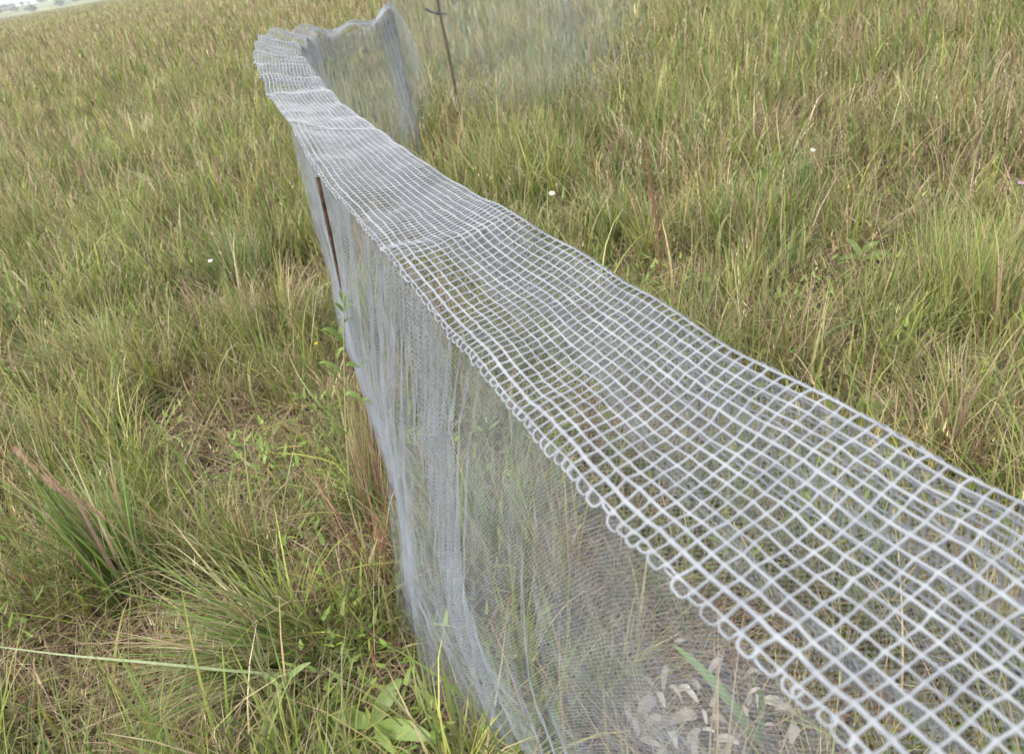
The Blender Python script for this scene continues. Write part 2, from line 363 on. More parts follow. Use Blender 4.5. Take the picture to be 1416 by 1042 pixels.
# 3. flowering stems: thin brown stalks with loose seed heads
def stems(p, hmul=1.0, seg=6):
    n = len(p); r_ = np.hypot(p[:, 0], p[:, 1]); d, sd_ = base_gap(p)
    k = d > .06; p, r_ = p[k], r_[k]; n = len(p)
    C = np.where((rng.random(n) < .55)[:, None], pick(BROWN, n), pick(STRAW, n)) * .95
    L = rng.uniform(.30, .62, n) * hmul; az = rng.random(n) * 6.283; t0 = np.abs(rng.normal(.12, .14, n)); bd = np.abs(rng.normal(.25, .25, n))
    W = rng.uniform(.0011, .0019, n) * np.maximum(1, r_ / 2.5) ** .7
    tw = rng.normal(0, .2, n)
    out = [blades(p, L, W, az, t0, bd, C, seg=seg, twist=tw, power=.3)]
    # spikelets along the top third
    m = 9
    u = .66 + .36 * np.tile(np.arange(m) / m, (n, 1)) + rng.normal(0, .01, (n, m))
    th = t0[:, None] + bd[:, None] * u ** 1.4 * .42; 
    tip = np.stack([p[:, None, 0] + np.sin(th) * L[:, None] * u * np.sin(az[:, None]), p[:, None, 1] + np.sin(th) * L[:, None] * u * np.cos(az[:, None]), p[:, None, 2] + np.cos(th) * L[:, None] * u], -1).reshape(-1, 3)
    nn = len(tip); rs = np.repeat(r_, m)
    out.append(blades(tip, rng.uniform(.010, .028, nn), rng.uniform(.0016, .0032, nn) * np.maximum(1, rs / 2.5) ** .6, rng.random(nn) * 6.283, rng.uniform(.2, .9, nn), rng.normal(.2, .3, nn), np.repeat(C, m, 0) * rng.uniform(.8, 1.3, (nn, 1)), seg=2))
    return cat_meshes(out)
V, F, Cv = stems(scatter(lambda r_: 70 * min(1, (3 / max(r_, .3))) ** .9, 1.2, 14))
tag(npmesh('seed_stems', V, F, M_straw, col=Cv), 'thin brown flowering stems with loose seed heads', 'seed stems', kind='stuff')
V, F, Cv = stems(scatter(lambda r_: 14 * (14 / r_) ** 1.1, 14, 70, (120, 60)), 1.1, 4)
tag(npmesh('far_seed_stems', V, F, M_straw, col=Cv), 'brown seed stems across the far grassland', 'seed stems', kind='stuff')

# ------------------------------------------------------------------ netting
def cr_spline(K, t):                   # Catmull-Rom through knots K (n,d) at parameter t in 0..n-1
    K = np.asarray(K, float); n = len(K); i = np.clip(np.floor(t).astype(int), 0, n - 2); f = (t - i)[:, None]
    g = lambda k: K[np.clip(k, 0, n - 1)]
    p0, p1, p2, p3 = g(i - 1), g(i), g(i + 1), g(i + 2)
    return .5 * (2 * p1 + (p2 - p0) * f + (2 * p0 - 5 * p1 + 4 * p2 - p3) * f ** 2 + (3 * p1 - p0 - 3 * p2 + p3) * f ** 3)
def arc_table(K):
    t = np.linspace(0, len(K) - 1, 4000); P = cr_spline(K, t); s = np.concatenate([[0], np.cumsum(np.linalg.norm(np.diff(P, axis=0), axis=1))])
    return t, s
def tubes(P0, P1, r0, r1, nrm, sides=3):
    """one small prism per segment"""
    d = P1 - P0; d /= np.linalg.norm(d, axis=1)[:, None] + 1e-12
    a = np.cross(d, nrm); a /= np.linalg.norm(a, axis=1)[:, None] + 1e-12; b = np.cross(d, a)
    ang = np.arange(sides) * 2 * np.pi / sides + .5
    ring = np.cos(ang)[None, :, None] * a[:, None] + np.sin(ang)[None, :, None] * b[:, None]
    V = np.concatenate([P0[:, None] + ring * np.reshape(r0, (-1, 1, 1)), P1[:, None] + ring * np.reshape(r1, (-1, 1, 1))], 1).reshape(-1, 3)
    n = len(P0); base = (np.arange(n) * 2 * sides)[:, None]; k = np.arange(sides)[None]; k2 = (k + 1) % sides
    F = np.stack([base + k, base + k2, base + k2 + sides, base + k + sides], -1).reshape(-1, 4)
    return V, F
def polytube(P, r, sides=6):
    """P (m,n,3) polylines, r (m,n); returns V,F with shared rings"""
    m, n, _ = P.shape
    T = np.gradient(P, axis=1); T /= np.linalg.norm(T, axis=2)[..., None] + 1e-12
    ref = np.array([.13, .21, .97]); a = np.cross(T, ref); a /= np.linalg.norm(a, axis=2)[..., None] + 1e-9; b = np.cross(T, a)
    ang = np.arange(sides) * 2 * np.pi / sides
    V = P[:, :, None] + (np.cos(ang)[None, None, :, None] * a[:, :, None] + np.sin(ang)[None, None, :, None] * b[:, :, None]) * r[:, :, None, None]
    idx = np.arange(m * n * sides).reshape(m, n, sides)
    F = np.stack([idx[:, :-1], np.roll(idx, -1, 2)[:, :-1], np.roll(idx, -1, 2)[:, 1:], idx[:, 1:]], -1).reshape(-1, 4)
    return V.reshape(-1, 3), F

# strip of coarse netting along the top: left and right edge knots (world metres)
def pz(x, y, z): return at(x, y, z)
ST = [
 (aty(541, 4, 6.45), aty(543, 14, 6.35)), (aty(512, 21, 6.2), aty(514, 31, 6.1)), (aty(456, 35, 6.0), aty(462, 46, 5.85)),
 (aty(402, 37, 5.75), aty(434, 48, 5.55)), (aty(366, 42, 5.35), aty(418, 58, 5.2)), (aty(353, 55, 4.85), aty(412, 72, 4.75)), (aty(346, 76, 4.3), aty(420, 90, 4.15)), (aty(358, 104, 3.75), aty(438, 108, 3.62)),
 (aty(374, 134, 3.25), aty(462, 133, 3.12)), (aty(402, 173, 2.52), aty(520, 177, 2.4)), (pz(440, 240, 1.10), pz(577, 216, 1.10)), (pz(490, 300, 1.09), pz(632, 251, 1.09)),
 (pz(540, 360, 1.11), pz(702, 291, 1.12)), (pz(610, 450, 1.08), pz(800, 345, 1.08)), (pz(690, 542, 1.09), pz(900, 408, 1.09)), (pz(785, 648, 1.1), pz(1020, 482, 1.1)),
 (pz(893, 765, 1.1), pz(1175, 562, 1.1)), (pz(993, 862, 1.1), pz(1300, 632, 1.1)), (pz(1095, 958, 1.1), pz(1416, 692, 1.1)), (pz(1180, 1035, 1.1), pz(1540, 775, 1.1)),
 (np.array([.20, .14, 1.10]), np.array([.445, .24, 1.1])), (np.array([.235, -.05, 1.1]), np.array([.49, .03, 1.1])), (np.array([.26, -.35, 1.1]), np.array([.52, -.33, 1.1])), (np.array([.27, -.8, 1.1]), np.array([.53, -.8, 1.1]))]
LK = np.array([a for a, b_ in ST]); RK = np.array([b_ for a, b_ in ST])
tt, ss = arc_table((LK + RK) / 2); STOT = ss[-1]
def edges(s):
    t_ = np.interp(s, ss, tt); return cr_spline(LK, t_), cr_spline(RK, t_)
def s_of(k): return np.interp(k, tt, ss)        # arc length of station k
WID = .285
def top_surface(s, u):
    """s along the fence, u metres across from the left edge (u>WID hangs down the far side)"""
    sh = s.shape; s_ = s.ravel(); u_ = u.ravel()
    Lp, Rp = edges(s_); ac = Rp - Lp; w = np.linalg.norm(ac, axis=1)
    t_ = u_ / WID; tc_ = np.minimum(t_, 1.0)
    P = Lp + ac * np.minimum(t_, 1.05)[:, None]
    over = np.maximum(t_ - .95, 0)
    P[:, 2] -= over ** 1.6 * .55 * WID / .27 * .9
    P -= (ac / w[:, None]) * (np.maximum(t_ - 1.05, 0) * .03)[:, None]
    # droop of the free left edge, sag and wrinkles
    P[:, 2] -= np.maximum(.05 - u_, 0) * .15
    P[:, 2] -= .012 * np.sin(np.pi * tc_)
    P[:, 2] += .018 * (fbm(s_, u_ * 1.5, .20, 51) - .5) * (1 - .75 * tc_) + .002 * np.sin(s_ * 23 + u_ * 9)
    lat = .010 * (fbm(s_, u_ + 5, .22, 57) - .5)
    P[:, 0] += lat; P[:, 1] += .010 * (fbm(s_ + 9, u_, .18, 58) - .5)
    far = np.clip((s_of(8.4) - s_) / .8, 0, 1)
    P[:, 2] += far * (.045 * (fbm(s_, u_, .20, 151) - .5) + .02 * np.sin(s_ * 17))
    P[:, 0] += far * .06 * (fbm(s_, u_ * .5, .30, 153) - .5)
    # pinch over the cross wires
    for k in (9.0, 12.0):
        g = np.exp(-((s_ - s_of(k) - .10 * (t_ - .5)) / .035) ** 2); P[:, 2] += .009 * g * (1 - .7 * tc_)
    return P.reshape(*sh, 3)

def coarse_net(parent):
    ps, pu = .0182, .0182
    ns = int(STOT / ps); nu = 23
    sub = 4
    S, U = np.meshgrid(np.arange(ns + 1) * ps, .012 + np.arange(nu) * pu, indexing='ij')
    S = S + .0016 * rng.normal(size=S.shape) * .6 + .006 * (fbm(S, U, .12, 61) - .5) * 2; U = U + .0007 * rng.normal(size=S.shape) + .006 * (fbm(S, U, .15, 66) - .5)
    def strand(Sx, Ux, base_r):
        # smooth subdivision between nodes, thin in the middle and thick at the knots
        m, n = Sx.shape; k = np.linspace(0, n - 1, (n - 1) * sub + 1)
        i = np.clip(np.floor(k).astype(int), 0, n - 2); f = k - i; fs = f * f * (3 - 2 * f)
        s_ = Sx[:, i] * (1 - fs) + Sx[:, i + 1] * fs; u_ = Ux[:, i] * (1 - fs) + Ux[:, i + 1] * fs
        P = top_surface(s_, u_); ph = np.abs(f - .5) * 2
        r = base_r * (.78 + .62 * ph ** 4)[None] * (1 + .14 * rng.normal(size=(m, 1))) * (.86 + .3 * fbm(s_, u_ * 3, .03, 63))
        return P, r
    out = []
    P, r = strand(S.T, U.T, .00178)                 # along the fence
    r = r * np.where(np.arange(nu) == 1, 1.35, 1.0)[:, None]
    out.append(polytube(P, r, 6))
    P, r = strand(S, U, .00178)                     # across
    for k in (9.0, 12.0):
        j = int(round(s_of(k) / ps)); r[j] *= 1.7
    out.append(polytube(P, r, 6))
    # webbing that rounds the corners of each hole: a small flat diamond at each knot
    N0 = top_surface(S, U).reshape(-1, 3)
    Sa = top_surface(S + .0046, U).reshape(-1, 3); Sb = top_surface(S - .0046, U).reshape(-1, 3)
    Ua = top_surface(S, U + .0046).reshape(-1, 3); Ub = top_surface(S, U - .0046).reshape(-1, 3)
    nrm = np.cross(Sa - Sb, Ua - Ub); nrm /= np.linalg.norm(nrm, axis=1)[:, None]
    n = len(N0); V = np.stack([Sa, Ua, Sb, Ub, N0 + nrm * .0018, N0 - nrm * .0018], 1).reshape(-1, 3); b0 = (np.arange(n) * 6)[:, None]
    tri = np.array([[0, 1, 4], [1, 2, 4], [2, 3, 4], [3, 0, 4], [1, 0, 5], [2, 1, 5], [3, 2, 5], [0, 3, 5]])
    Fk = (b0[:, :, None] + tri[None]).reshape(-1, 3); Fk = np.concatenate([Fk, Fk[:, 2:3]], 1)
    # U shaped loops along the free edge
    m = ns - 1; q = 11; ph = np.linspace(0, np.pi, q)[None]
    j = np.arange(m)
    s0 = S[j, 0][:, None]; s1 = S[j + 1, 0][:, None]; u0 = U[j, 0][:, None]; u1 = U[j + 1, 0][:, None]
    dep = (.0050 + .0035 * rng.random((m, 1)) + .009 * (fbm(s0, s0 * 0, .2, 71) - .3))
    dep = dep * np.where(rng.random((m, 1)) < .08, 1.35, 1) * np.where(rng.random((m, 1)) < .06, .35, 1); mid = (s0 + s1) / 2 + .0025 * rng.normal(size=(m, 1)) * 1.0; half = (s1 - s0) / 2; ph2 = np.linspace(-np.pi / 2, np.pi / 2, q)[None]
    sl_ = mid + half * np.sign(np.sin(ph2)) * np.abs(np.sin(ph2)) ** .5 + .004 * (fbm(s0, s0 * 0 + 3, .05, 77) - .5) * np.cos(ph2)
    ul_ = (u0 + u1) / 2 - dep * np.cos(ph2) ** .5
    P = top_surface(sl_, ul_); P[..., 2] -= .12 * np.maximum(u0 - ul_, 0) + .006 * rng.random((m, 1)) * np.cos(ph2) ** 2
    out.append(polytube(P, np.full((m, q), .0013) * (1 + .15 * rng.normal(size=(m, 1))), 6))
    Vs = [V]; Fs = [Fk]; nv = len(V)
    for v, f in out: Vs.append(v); Fs.append(f + nv); nv += len(v)
    return npmesh('coarse_top_net', np.concatenate(Vs), np.concatenate(Fs), M_coarse, parent)

def diamond_net(fn, na, nb, rad, keep=None):
    """fn(i,j)->points on the node grid; knotless diamond netting"""
    I, J = np.meshgrid(np.arange(nb), np.arange(na), indexing='ij')
    P = fn(I, J)
    Nn = np.cross(np.gradient(P, axis=1), np.gradient(P, axis=0)); Nn /= np.linalg.norm(Nn, axis=2)[..., None] + 1e-12
    r = np.broadcast_to(rad, I.shape)
    ev = ((I + J) % 2 == 0)
    a = ev[:-1, :-1]; A = [P[:-1, :-1][a]], [P[1:, 1:][a]]; 
    b_ = ev[:-1, 1:]; B = P[:-1, 1:][b_], P[1:, :-1][b_]
    P0 = np.concatenate([P[:-1, :-1][a], B[0]]); P1 = np.concatenate([P[1:, 1:][a], B[1]])
    NN = np.concatenate([Nn[:-1, :-1][a], Nn[:-1, 1:][b_]]); rr_ = np.concatenate([r[:-1, :-1][a], r[:-1, 1:][b_]])
    if keep is not None:
        kk = keep(I, J); kk = np.concatenate([kk[:-1, :-1][a], kk[:-1, 1:][b_]]) > rng.random(len(P0)); P0, P1, NN, rr_ = P0[kk], P1[kk], NN[kk], rr_[kk]
    return tubes(P0, P1, rr_, rr_, NN)

def gather_inv(s0, s1, na, da, folds, v, start=None):
    """material columns j*da -> arc position s at relative height v; each fold (centre, lean, width, extra, v_on, v_off) swallows extra cloth"""
    sg = np.linspace(s0, s1, 1500); a = sg - s0
    for c, lean, w, ex, vf in folds:
        cc = c + lean * v + .035 * v * math.sin(v * 4.2 + c * 9.0); ww = w(v) if callable(w) else w * (.35 + .8 * v)
        a = a + ex * vf(v) * (1 + np.tanh((sg - cc) / ww)) / 2
    return np.interp(np.arange(na) * da, a, sg)

fence = empty('net_fence', (-.3, 1.6, 0))
tag(fence, 'long sagging grey plastic net fence with coarse mesh strip along its top', 'fence')
o = coarse_net(fence); adopt(o, fence); o['label'] = 'coarse square mesh strip with looped edge'

# knots for the base of the near curtain, matched to the top stations 9..23
BK = {9: (-.535, 2.50), 10: (-.455, 2.08), 11: (-.40, 1.78), 12: (-.375, 1.40), 13: (-.33, 1.22), 14: (-.20, 1.02), 15: (-.03, .86), 16: (.12, .70), 17: (.22, .56), 18: (.28, .42), 19: (.32, .30), 20: (.335, .14), 21: (.34, -.05), 22: (.35, -.35), 23: (.36, -.8)}
BKa = np.array([[*BK[k], gz(*BK[k]) - .01] for k in range(9, 24)])
def curtain_near(s, v, a, b_):
    """left wall of the enclosure hanging from the strip's left edge"""
    Lp, Rp = edges(s.ravel()); ac = Rp - Lp; ac /= np.linalg.norm(ac, axis=1)[:, None]
    top = Lp + ac * .012; top[:, 2] -= .010
    t_ = np.interp(s.ravel(), ss, tt); base = cr_spline(BKa, np.clip(t_ - 9, 0, 14))
    vv = v.ravel()[:, None]
    P = top + (base - top) * vv
    P -= ac * (.02 * np.sin(np.pi * vv))
    P[:, 2] += .0
    return P, ac
s_a, s_b = s_of(9.0), s_of(22)
one = lambda v: 1.0
FOLDS = [
 (s_of(9.0) + .05, .02, .03, .10, one),
 (s_of(10.5), .03, .05, .08, one),
 (s_of(11.3), -.02, .05, .06, lambda v: np.clip(1.2 - v * 1.2, 0, 1)),
 (s_of(12.45), .50, lambda v: max(.085 - .11 * v, .014), .20, lambda v: np.clip(1.15 - v * 1.3, .05, 1)),
 (s_of(12.05), -.06, .03, .04, lambda v: np.clip(v * 2, 0, 1)),
 (s_of(14.4), .10, .03, .015, lambda v: np.clip(v * 1.5, 0, 1))]
def hem(s_):                            # the lower edge is ragged and lifts clear of the grass between the stakes
    return 1.02 - .17 * np.exp(-((s_ - s_of(11.2)) / .28) ** 2) - .07 * (fbm(s_, s_ * 0, .22, 191) > .5) * fbm(s_, s_ * 0, .05, 193)
def near_piece(sa, sb, da, db, rad, name):
    na = int((sb - sa + .9) / da); nb = int(1.12 / db)
    Sg = np.empty((nb, na))
    for i in range(nb):
        Sg[i] = gather_inv(sa, sb, na, da, [f for f in FOLDS if sa - .1 < f[0] < sb + .1], i / (nb - 1))
    na = int(np.max(np.sum(Sg < sb - 1e-4, 1))) + 1; Sg = Sg[:, :na]; na = Sg.shape[1]
    def fn(I, J):
        v = I / (nb - 1); P, ac = curtain_near(Sg, v, None, None)
        P = P.reshape(nb, na, 3); ac = ac.reshape(nb, na, 3)
        dens = 1 - np.clip(np.gradient(Sg, axis=1) / da, 0, 1)
        a = J * da
        disp = dens * .030 * np.sin(a * 2 * np.pi / .045 + 1.5 * v) + .075 * (fbm(Sg, v * .7, .30, 81) - .5) * (v + .15) + .010 * (fbm(Sg, v, .07, 86) - .5)
        P = P - ac * disp[..., None]
        P[..., 2] += .0007 * rng.normal(size=P.shape[:2])
        return P
    V, F = diamond_net(fn, na, nb, rad, lambda I, J: (Sg < sb - 1e-4) * 1.1 * np.clip((hem(Sg) - I / (nb - 1)) * 25, 0, 1))
    return npmesh(name, V, F, M_fine, fence)
adopt(near_piece(s_of(12.0) - .0, s_b, .0032, .0041, .00029, 'fine_side_net'), fence)
adopt(near_piece(s_a, s_of(12.0), .0036, .0046, .00026, 'fine_side_net'), fence)

# fine net lying under the coarse strip and hanging down the far side
def under(sa, sb, da, db, rad, hang):
    na = int((sb - sa) / da); nb = int((WID + hang) / db)
    def fn(I, J):
        s = sa + J * da; u = .01 + I * db
        s = s + .010 * (fbm(s, u, .15, 91) - .5)
        P = top_surface(s, np.minimum(u, WID + .10))
        ex = np.maximum(u - WID - .10, 0)
        P[..., 2] -= .009 + .014 * fbm(s, u, .11, 93) + ex
        rid = np.exp(-((u - .115 - .03 * np.sin(s * 3.1)) / .012) ** 2) * (fbm(s, s * 0, .35, 96) > .38)
        P[..., 2] += .006 * rid * np.sin(u * 2 * np.pi / .006)
        P[..., 0] += .02 * ex * np.sin(s * 9)
        return P
    return diamond_net(fn, na, nb, rad)
V, F = under(s_of(12.0), s_of(22), .0038, .0050, .00022, .22)
adopt(npmesh('fine_under_net', V, F, M_fine, fence), fence)
V, F = under(s_of(4.5), s_of(12.0), .0050, .0058, .00034, .20)
adopt(npmesh('fine_under_net', V, F, M_fine, fence), fence)

# gathered ridges of the fine net, showing as pale bands through the coarse mesh
def ridge(knots, wid, dz):
    sk_ = np.array([s_of(k) for k, u_ in knots]); uk = np.array([u_ for k, u_ in knots]); sa, sb = sk_[0], sk_[-1]; da, db = .0034, .0030
    na = int((sb - sa) / da); nb = int(wid * 1.9 / db)
    def fn(I, J):
        s_ = sa + J * da; c = (I - nb / 2) / nb
        u = np.interp(s_, sk_, uk) + .012 * (fbm(s_, s_ * 0, .12, 181) - .5) + c * wid * (.6 + .8 * fbm(s_, s_ * 0 + 4, .15, 183))
        P = top_surface(s_, u); P[..., 2] -= dz + .012 * c * c * 4 - .004 * np.sin(c * 25) + .004 * fbm(s_, u, .03, 185)
        return P
    return diamond_net(fn, na, nb, .00024)
V, F = ridge([(12.0, .235), (13.0, .185), (14.2, .145), (15.4, .10), (16.5, .075), (18, .06), (20, .08)], .026, .005); adopt(npmesh('fine_under_net', V, F, M_fine, fence), fence)
V, F = ridge([(14.0, .27), (15.0, .225), (16.0, .20), (17.0, .19), (18.5, .20)], .014, .006); adopt(npmesh('fine_under_net', V, F, M_fine, fence), fence)

# the wall beyond the corner, seen from inside
def back_wall():
    k0, k1 = 0.0, 5.6; sa, sb = s_of(k0), s_of(k1); da, db = .0062, .0075; H = 1.08
    nb = int(H / db); folds = [(s_of(.6), -.25, lambda v: .09 + .07 * v, .30, one), (s_of(1.5), .10, lambda v: .16, .12, one), (s_of(2.5), -.05, lambda v: .10, .14, one), (s_of(3.6), .0, .15, .1, one)]
    na = int((sb - sa + 1.25) / da); Sg = np.stack([gather_inv(sa, sb, na, da, folds, i / (nb - 1)) for i in range(nb)])
    na = int(np.max(np.sum(Sg < sb - 1e-4, 1))) + 1; Sg = Sg[:, :na]; na = Sg.shape[1]
    def fn(I, J):
        v = I / (nb - 1); Lp, Rp = edges(Sg.ravel()); ac = Rp - Lp; ac /= np.linalg.norm(ac, axis=1)[:, None]
        P = (Rp + ac * .01).reshape(nb, na, 3).copy(); zb = gz(P[..., 0], P[..., 1]); P[..., 2] = P[..., 2] - .015 + (zb + .02 - P[..., 2]) * v
        dens = 1 - np.clip(np.gradient(Sg, axis=1) / da, 0, 1)
        disp = dens * .05 * np.sin(J * da * 2 * np.pi / .11) + .16 * (fbm(Sg, v, .5, 101) - .5) * (v + .2)
        P[..., :2] += ac.reshape(nb, na, 3)[..., :2] * disp[..., None]
        return P
    return diamond_net(fn, na, nb, .00080, lambda I, J: (Sg < sb - 1e-4) * 1.1)
V, F = back_wall(); adopt(npmesh('fine_back_net', V, F, M_fine, fence), fence)

def drape():                           # loose end of the net trailing off the last stake
    TL, TR, BL, BR = aty(522, 14, 6.42), aty(543, 5, 6.3), aty(556, 188, 6.5), aty(601, 166, 6.15); nb, na = 150, 70
    def fn(I, J):
        v = (I / (nb - 1))[..., None]; a = (J / (na - 1))[..., None]
        P = (TL * (1 - a) + TR * a) * (1 - v) + (BL * (1 - a) + BR * a) * v
        P = P + np.array([.10, 0, 0]) * np.sin(np.pi * v) ** 1 * a * (1 - v) + np.array([.02, .10, 0]) * (fbm(a[..., 0] * 1.2, v[..., 0] * .6, .3, 161)[..., None] - .5)
        return P
    return diamond_net(fn, na, nb, .0007, lambda I, J: np.clip(1.6 - (I / nb) * .8 - 1.1 * (J / na) * (I / nb) ** 2 * 1.2, 0, 1))
V, F = drape(); adopt(npmesh('fine_back_net', V, F, M_fine, fence), fence)

# a lighter veil of the same net, running on to the right behind the stake
def veil():
    A = np.array([[-.46, 6.55], [-.2, 6.75], [.35, 6.55], [.9, 6.2], [1.55, 6.3]]); da, db = .010, .012; H = 1.62
    t_, s_ = arc_table(np.c_[A, A[:, :1] * 0]); L_ = s_[-1]; folds = [(.25 * L_, .05, .15, .1, one), (.66 * L_, .1, .16, .3, one)]
    nb = int(H / db); na = int((L_ + 1.1) / da); Sg = np.stack([gather_inv(0, L_, na, da, folds, i / (nb - 1)) for i in range(nb)])
    na = int(np.max(np.sum(Sg < L_ - 1e-4, 1))) + 1; Sg = Sg[:, :na]; na = Sg.shape[1]
    def fn(I, J):
        v = I / (nb - 1); q = cr_spline(np.c_[A, A[:, :1] * 0], np.interp(Sg.ravel(), s_, t_)).reshape(nb, na, 3)
        x, y = q[..., 0], q[..., 1]; zb = gz(x, y); z = zb + H * (1 - v) - .15 * np.sin(np.clip(Sg / L_, 0, 1) * np.pi) * (1 - v)
        y = y + .22 * (fbm(Sg, v, .35, 111) - .5) * (v + .15) + .03 * np.sin(J * da * 40); x = x + .05 * (fbm(Sg, v, .3, 113) - .5)
        return np.stack([x, y, z], -1)
    return diamond_net(fn, na, nb, .00105, lambda I, J: (Sg < L_ - 1e-4) * np.clip((1 - Sg / L_) * 3.8 - .9 * fbm(Sg, I * db, .5, 7) + .1 + .5, 0, 1) * np.clip((1 - I / nb) * 3.2 + .1 - 1.0 * fbm(Sg, I * db, .4, 17), 0, 1))
V, F = veil(); o = adopt(npmesh('fine_back_net', V, F, M_fine, fence), fence); o['label'] = 'thin hazy veil of net behind the rusty stake'

# stakes that carry the fence
def rod(p0, p1, r_, rib=.008, sides=8, wob=.0):
    p0, p1 = np.array(p0, float), np.array(p1, float); L = np.linalg.norm(p1 - p0); n = int(L / (rib / 2))
    t_ = np.linspace(0, 1, n)[:, None]; P = p0 + (p1 - p0) * t_ + np.array([wob, 0, 0]) * np.sin(t_ * np.pi * 1.3)
    rr_ = r_ * (1 + .13 * (np.arange(n) % 2))
    return polytube(P[None], rr_[None], sides)
sk = np.array([s_of(10.0)] * 2); Pk, ak = curtain_near(sk, np.array([.0, .97]), None, None)
Pk = Pk + ak * np.array([[-.016], [-.024]])
V, F = rod(Pk[1], Pk[0], .0052); adopt(npmesh('stake', V, F, M_rust, fence), fence)
for k, u_, nm in ((12.0, .06, 0), (15.4, .2, 0), (6.2, .2, 0)):
    q = top_surface(np.array([s_of(k)]), np.array([u_]))[0]; V, F = rod([q[0] + .02, q[1] + .02, gz(q[0], q[1]) - .05], q - [0, 0, .03], .0055)
    if k == 6.2: adopt(npmesh('stake', V, F, M_rust, fence), fence)

# far stake with a twist of dark wire
pb = aty(632, 150, 7.2); pb[2] = gz(pb[0], pb[1]) - .1
pt = aty(601, -20, 7.05)
lower = aty(627, 118, 7.2)
st = empty('metal_stake', (lower[0], lower[1], gz(lower[0], lower[1])))
tag(st, 'leaning rusty stake with dark wire tie standing beyond the fence', 'stake')
dirn = (pt - lower); p_low = lower - dirn / np.linalg.norm(dirn) * (lower[2] - gz(lower[0], lower[1]) + .05) / abs(dirn[2] / np.linalg.norm(dirn))
V, F = rod(p_low, pt + dirn * .15, .0115, .03, 8, .01); adopt(npmesh('shaft', V, F, M_rust), st)
w0, w1, w2 = aty(591, 14, 7.0), aty(606, 18.5, 7.0), aty(619, 19.5, 7.02)
K = np.array([w0 + [0, 0, .012], w0, (w0 + w1) / 2 + [0, 0, -.006], w1 + [0, -.02, 0], (w1 + w2) / 2, w2])
P = cr_spline(K, np.linspace(0, 5, 30))[None]
V1, F1 = polytube(P, np.linspace(.013, .006, 30)[None], 6)
aa_ = np.linspace(0, 4 * np.pi, 40); Pw = w1 + np.stack([.016 * np.cos(aa_), .016 * np.sin(aa_) + .0, (aa_ / 12 - .5) * .03], -1)
V2, F2 = polytube(Pw[None], np.full((1, 40), .0045), 6)
adopt(npmesh('wire_tie', np.concatenate([V1, V2]), np.concatenate([F1, F2 + len(V1)]), M_tie), st)

# ------------------------------------------------------------------ plants one can tell apart
def tussock(name, label, cat, c, n, L, W, az, azs, t0, bend, pal, rad=.05, seg=7, dry=.15, material=None):
    z = gz(c[0], c[1]); root = empty(name, (c[0], c[1], z)); tag(root, label, cat)
    a = rng.random(n) * 6.283; q = np.sqrt(rng.random(n)) * rad
    p = np.stack([c[0] + q * np.cos(a), c[1] + q * np.sin(a), np.full(n, z)], -1)
    C = pick(pal, n); k = rng.random(n) < dry; C = np.where(k[:, None], pick(STRAW, n), C)
    tip = np.where((rng.random(n) < .25)[:, None], pick(STRAW, n), C * 1.1)
    V, F, Cv = blades(p, rng.uniform(*L, n), rng.uniform(*W, n), az + rng.normal(0, azs, n), np.abs(rng.normal(*t0, n)), rng.normal(*bend, n), C, seg=seg, tipc=tip, twist=rng.normal(0, .45, n))
    adopt(npmesh('leaf_blades', V, F, material or M_grass, col=Cv), root); return root
G2 = np.array([[.135, .215, .05], [.16, .235, .065], [.11, .17, .048], [.20, .27, .085]])
g1 = at(205, 850, .0); tussock('grass_tussock', 'upright tussock of wide green blades left of the fence at lower left', 'tussock', g1, 110, (.34, .62), (.007, .014), R(-60), .8, (.22, .12), (.35, .25), G2, .055, dry=.08)
g2 = at(455, 930, .0); tussock('grass_tussock', 'drooping tussock combed leftwards in the bottom left foreground', 'tussock', g2, 300, (.30, .60), (.0034, .0078), R(-95), .42, (.75, .2), (.75, .3), np.concatenate([G2, OLIVE]), .07, dry=.2)
g3 = at(1015, 350, .0); tussock('grass_tussock', 'dark green tussock in the middle of the right hand meadow', 'tussock', g3, 260, (.25, .5), (.003, .007), 0, 3., (.4, .2), (.6, .3), G2, .10, dry=.12)
g4 = at(1330, 470, .0); tussock('grass_tussock', 'tall bright green tussock at the right edge above the netting', 'tussock', g4, 520, (.3, .55), (.0022, .005), R(40), .9, (.35, .2), (.4, .3), GREEN, .14, dry=.1)
for (x_, y_, l_) in ((835, 330, 'dark olive tussock just beyond the fence left of the reddish stalks'), (1115, 300, 'dark tussock standing left of the pale grey stalks'), (1290, 215, 'dark tussock in the upper right of the meadow'), (800, 190, 'dark tussock far out near the veil of netting')):
    tussock('grass_tussock', l_, 'tussock', at(x_, y_, .0), 240, (.22, .42), (.003, .006), 0, 3., (.4, .2), (.6, .3), G2 * np.array([.72, .78, .8]), .11, dry=.12)  # same green palette as the other tussocks, multiplied darker
g5 = at(1020, 445, .0); tussock('grass_tussock', 'small yellow green tussock close behind the coarse mesh', 'tussock', g5, 46, (.2, .36), (.004, .007), R(30), .7, (.3, .15), (.3, .2), GREEN * 1.15, .03, dry=.05)
g6 = at(345, 400, .0); tussock('grass_tussock', 'dense green tussock left of the near stake', 'tussock', g6, 420, (.3, .5), (.003, .006), R(-40), 1.2, (.35, .2), (.6, .3), G2, .14, dry=.1)
g7 = at(150, 520, .0); tussock('grass_tussock', 'loose arching tussock at the left edge of the meadow', 'tussock', g7, 300, (.3, .5), (.002, .005), R(-70), .9, (.45, .2), (.7, .3), GREEN, .12, dry=.25)
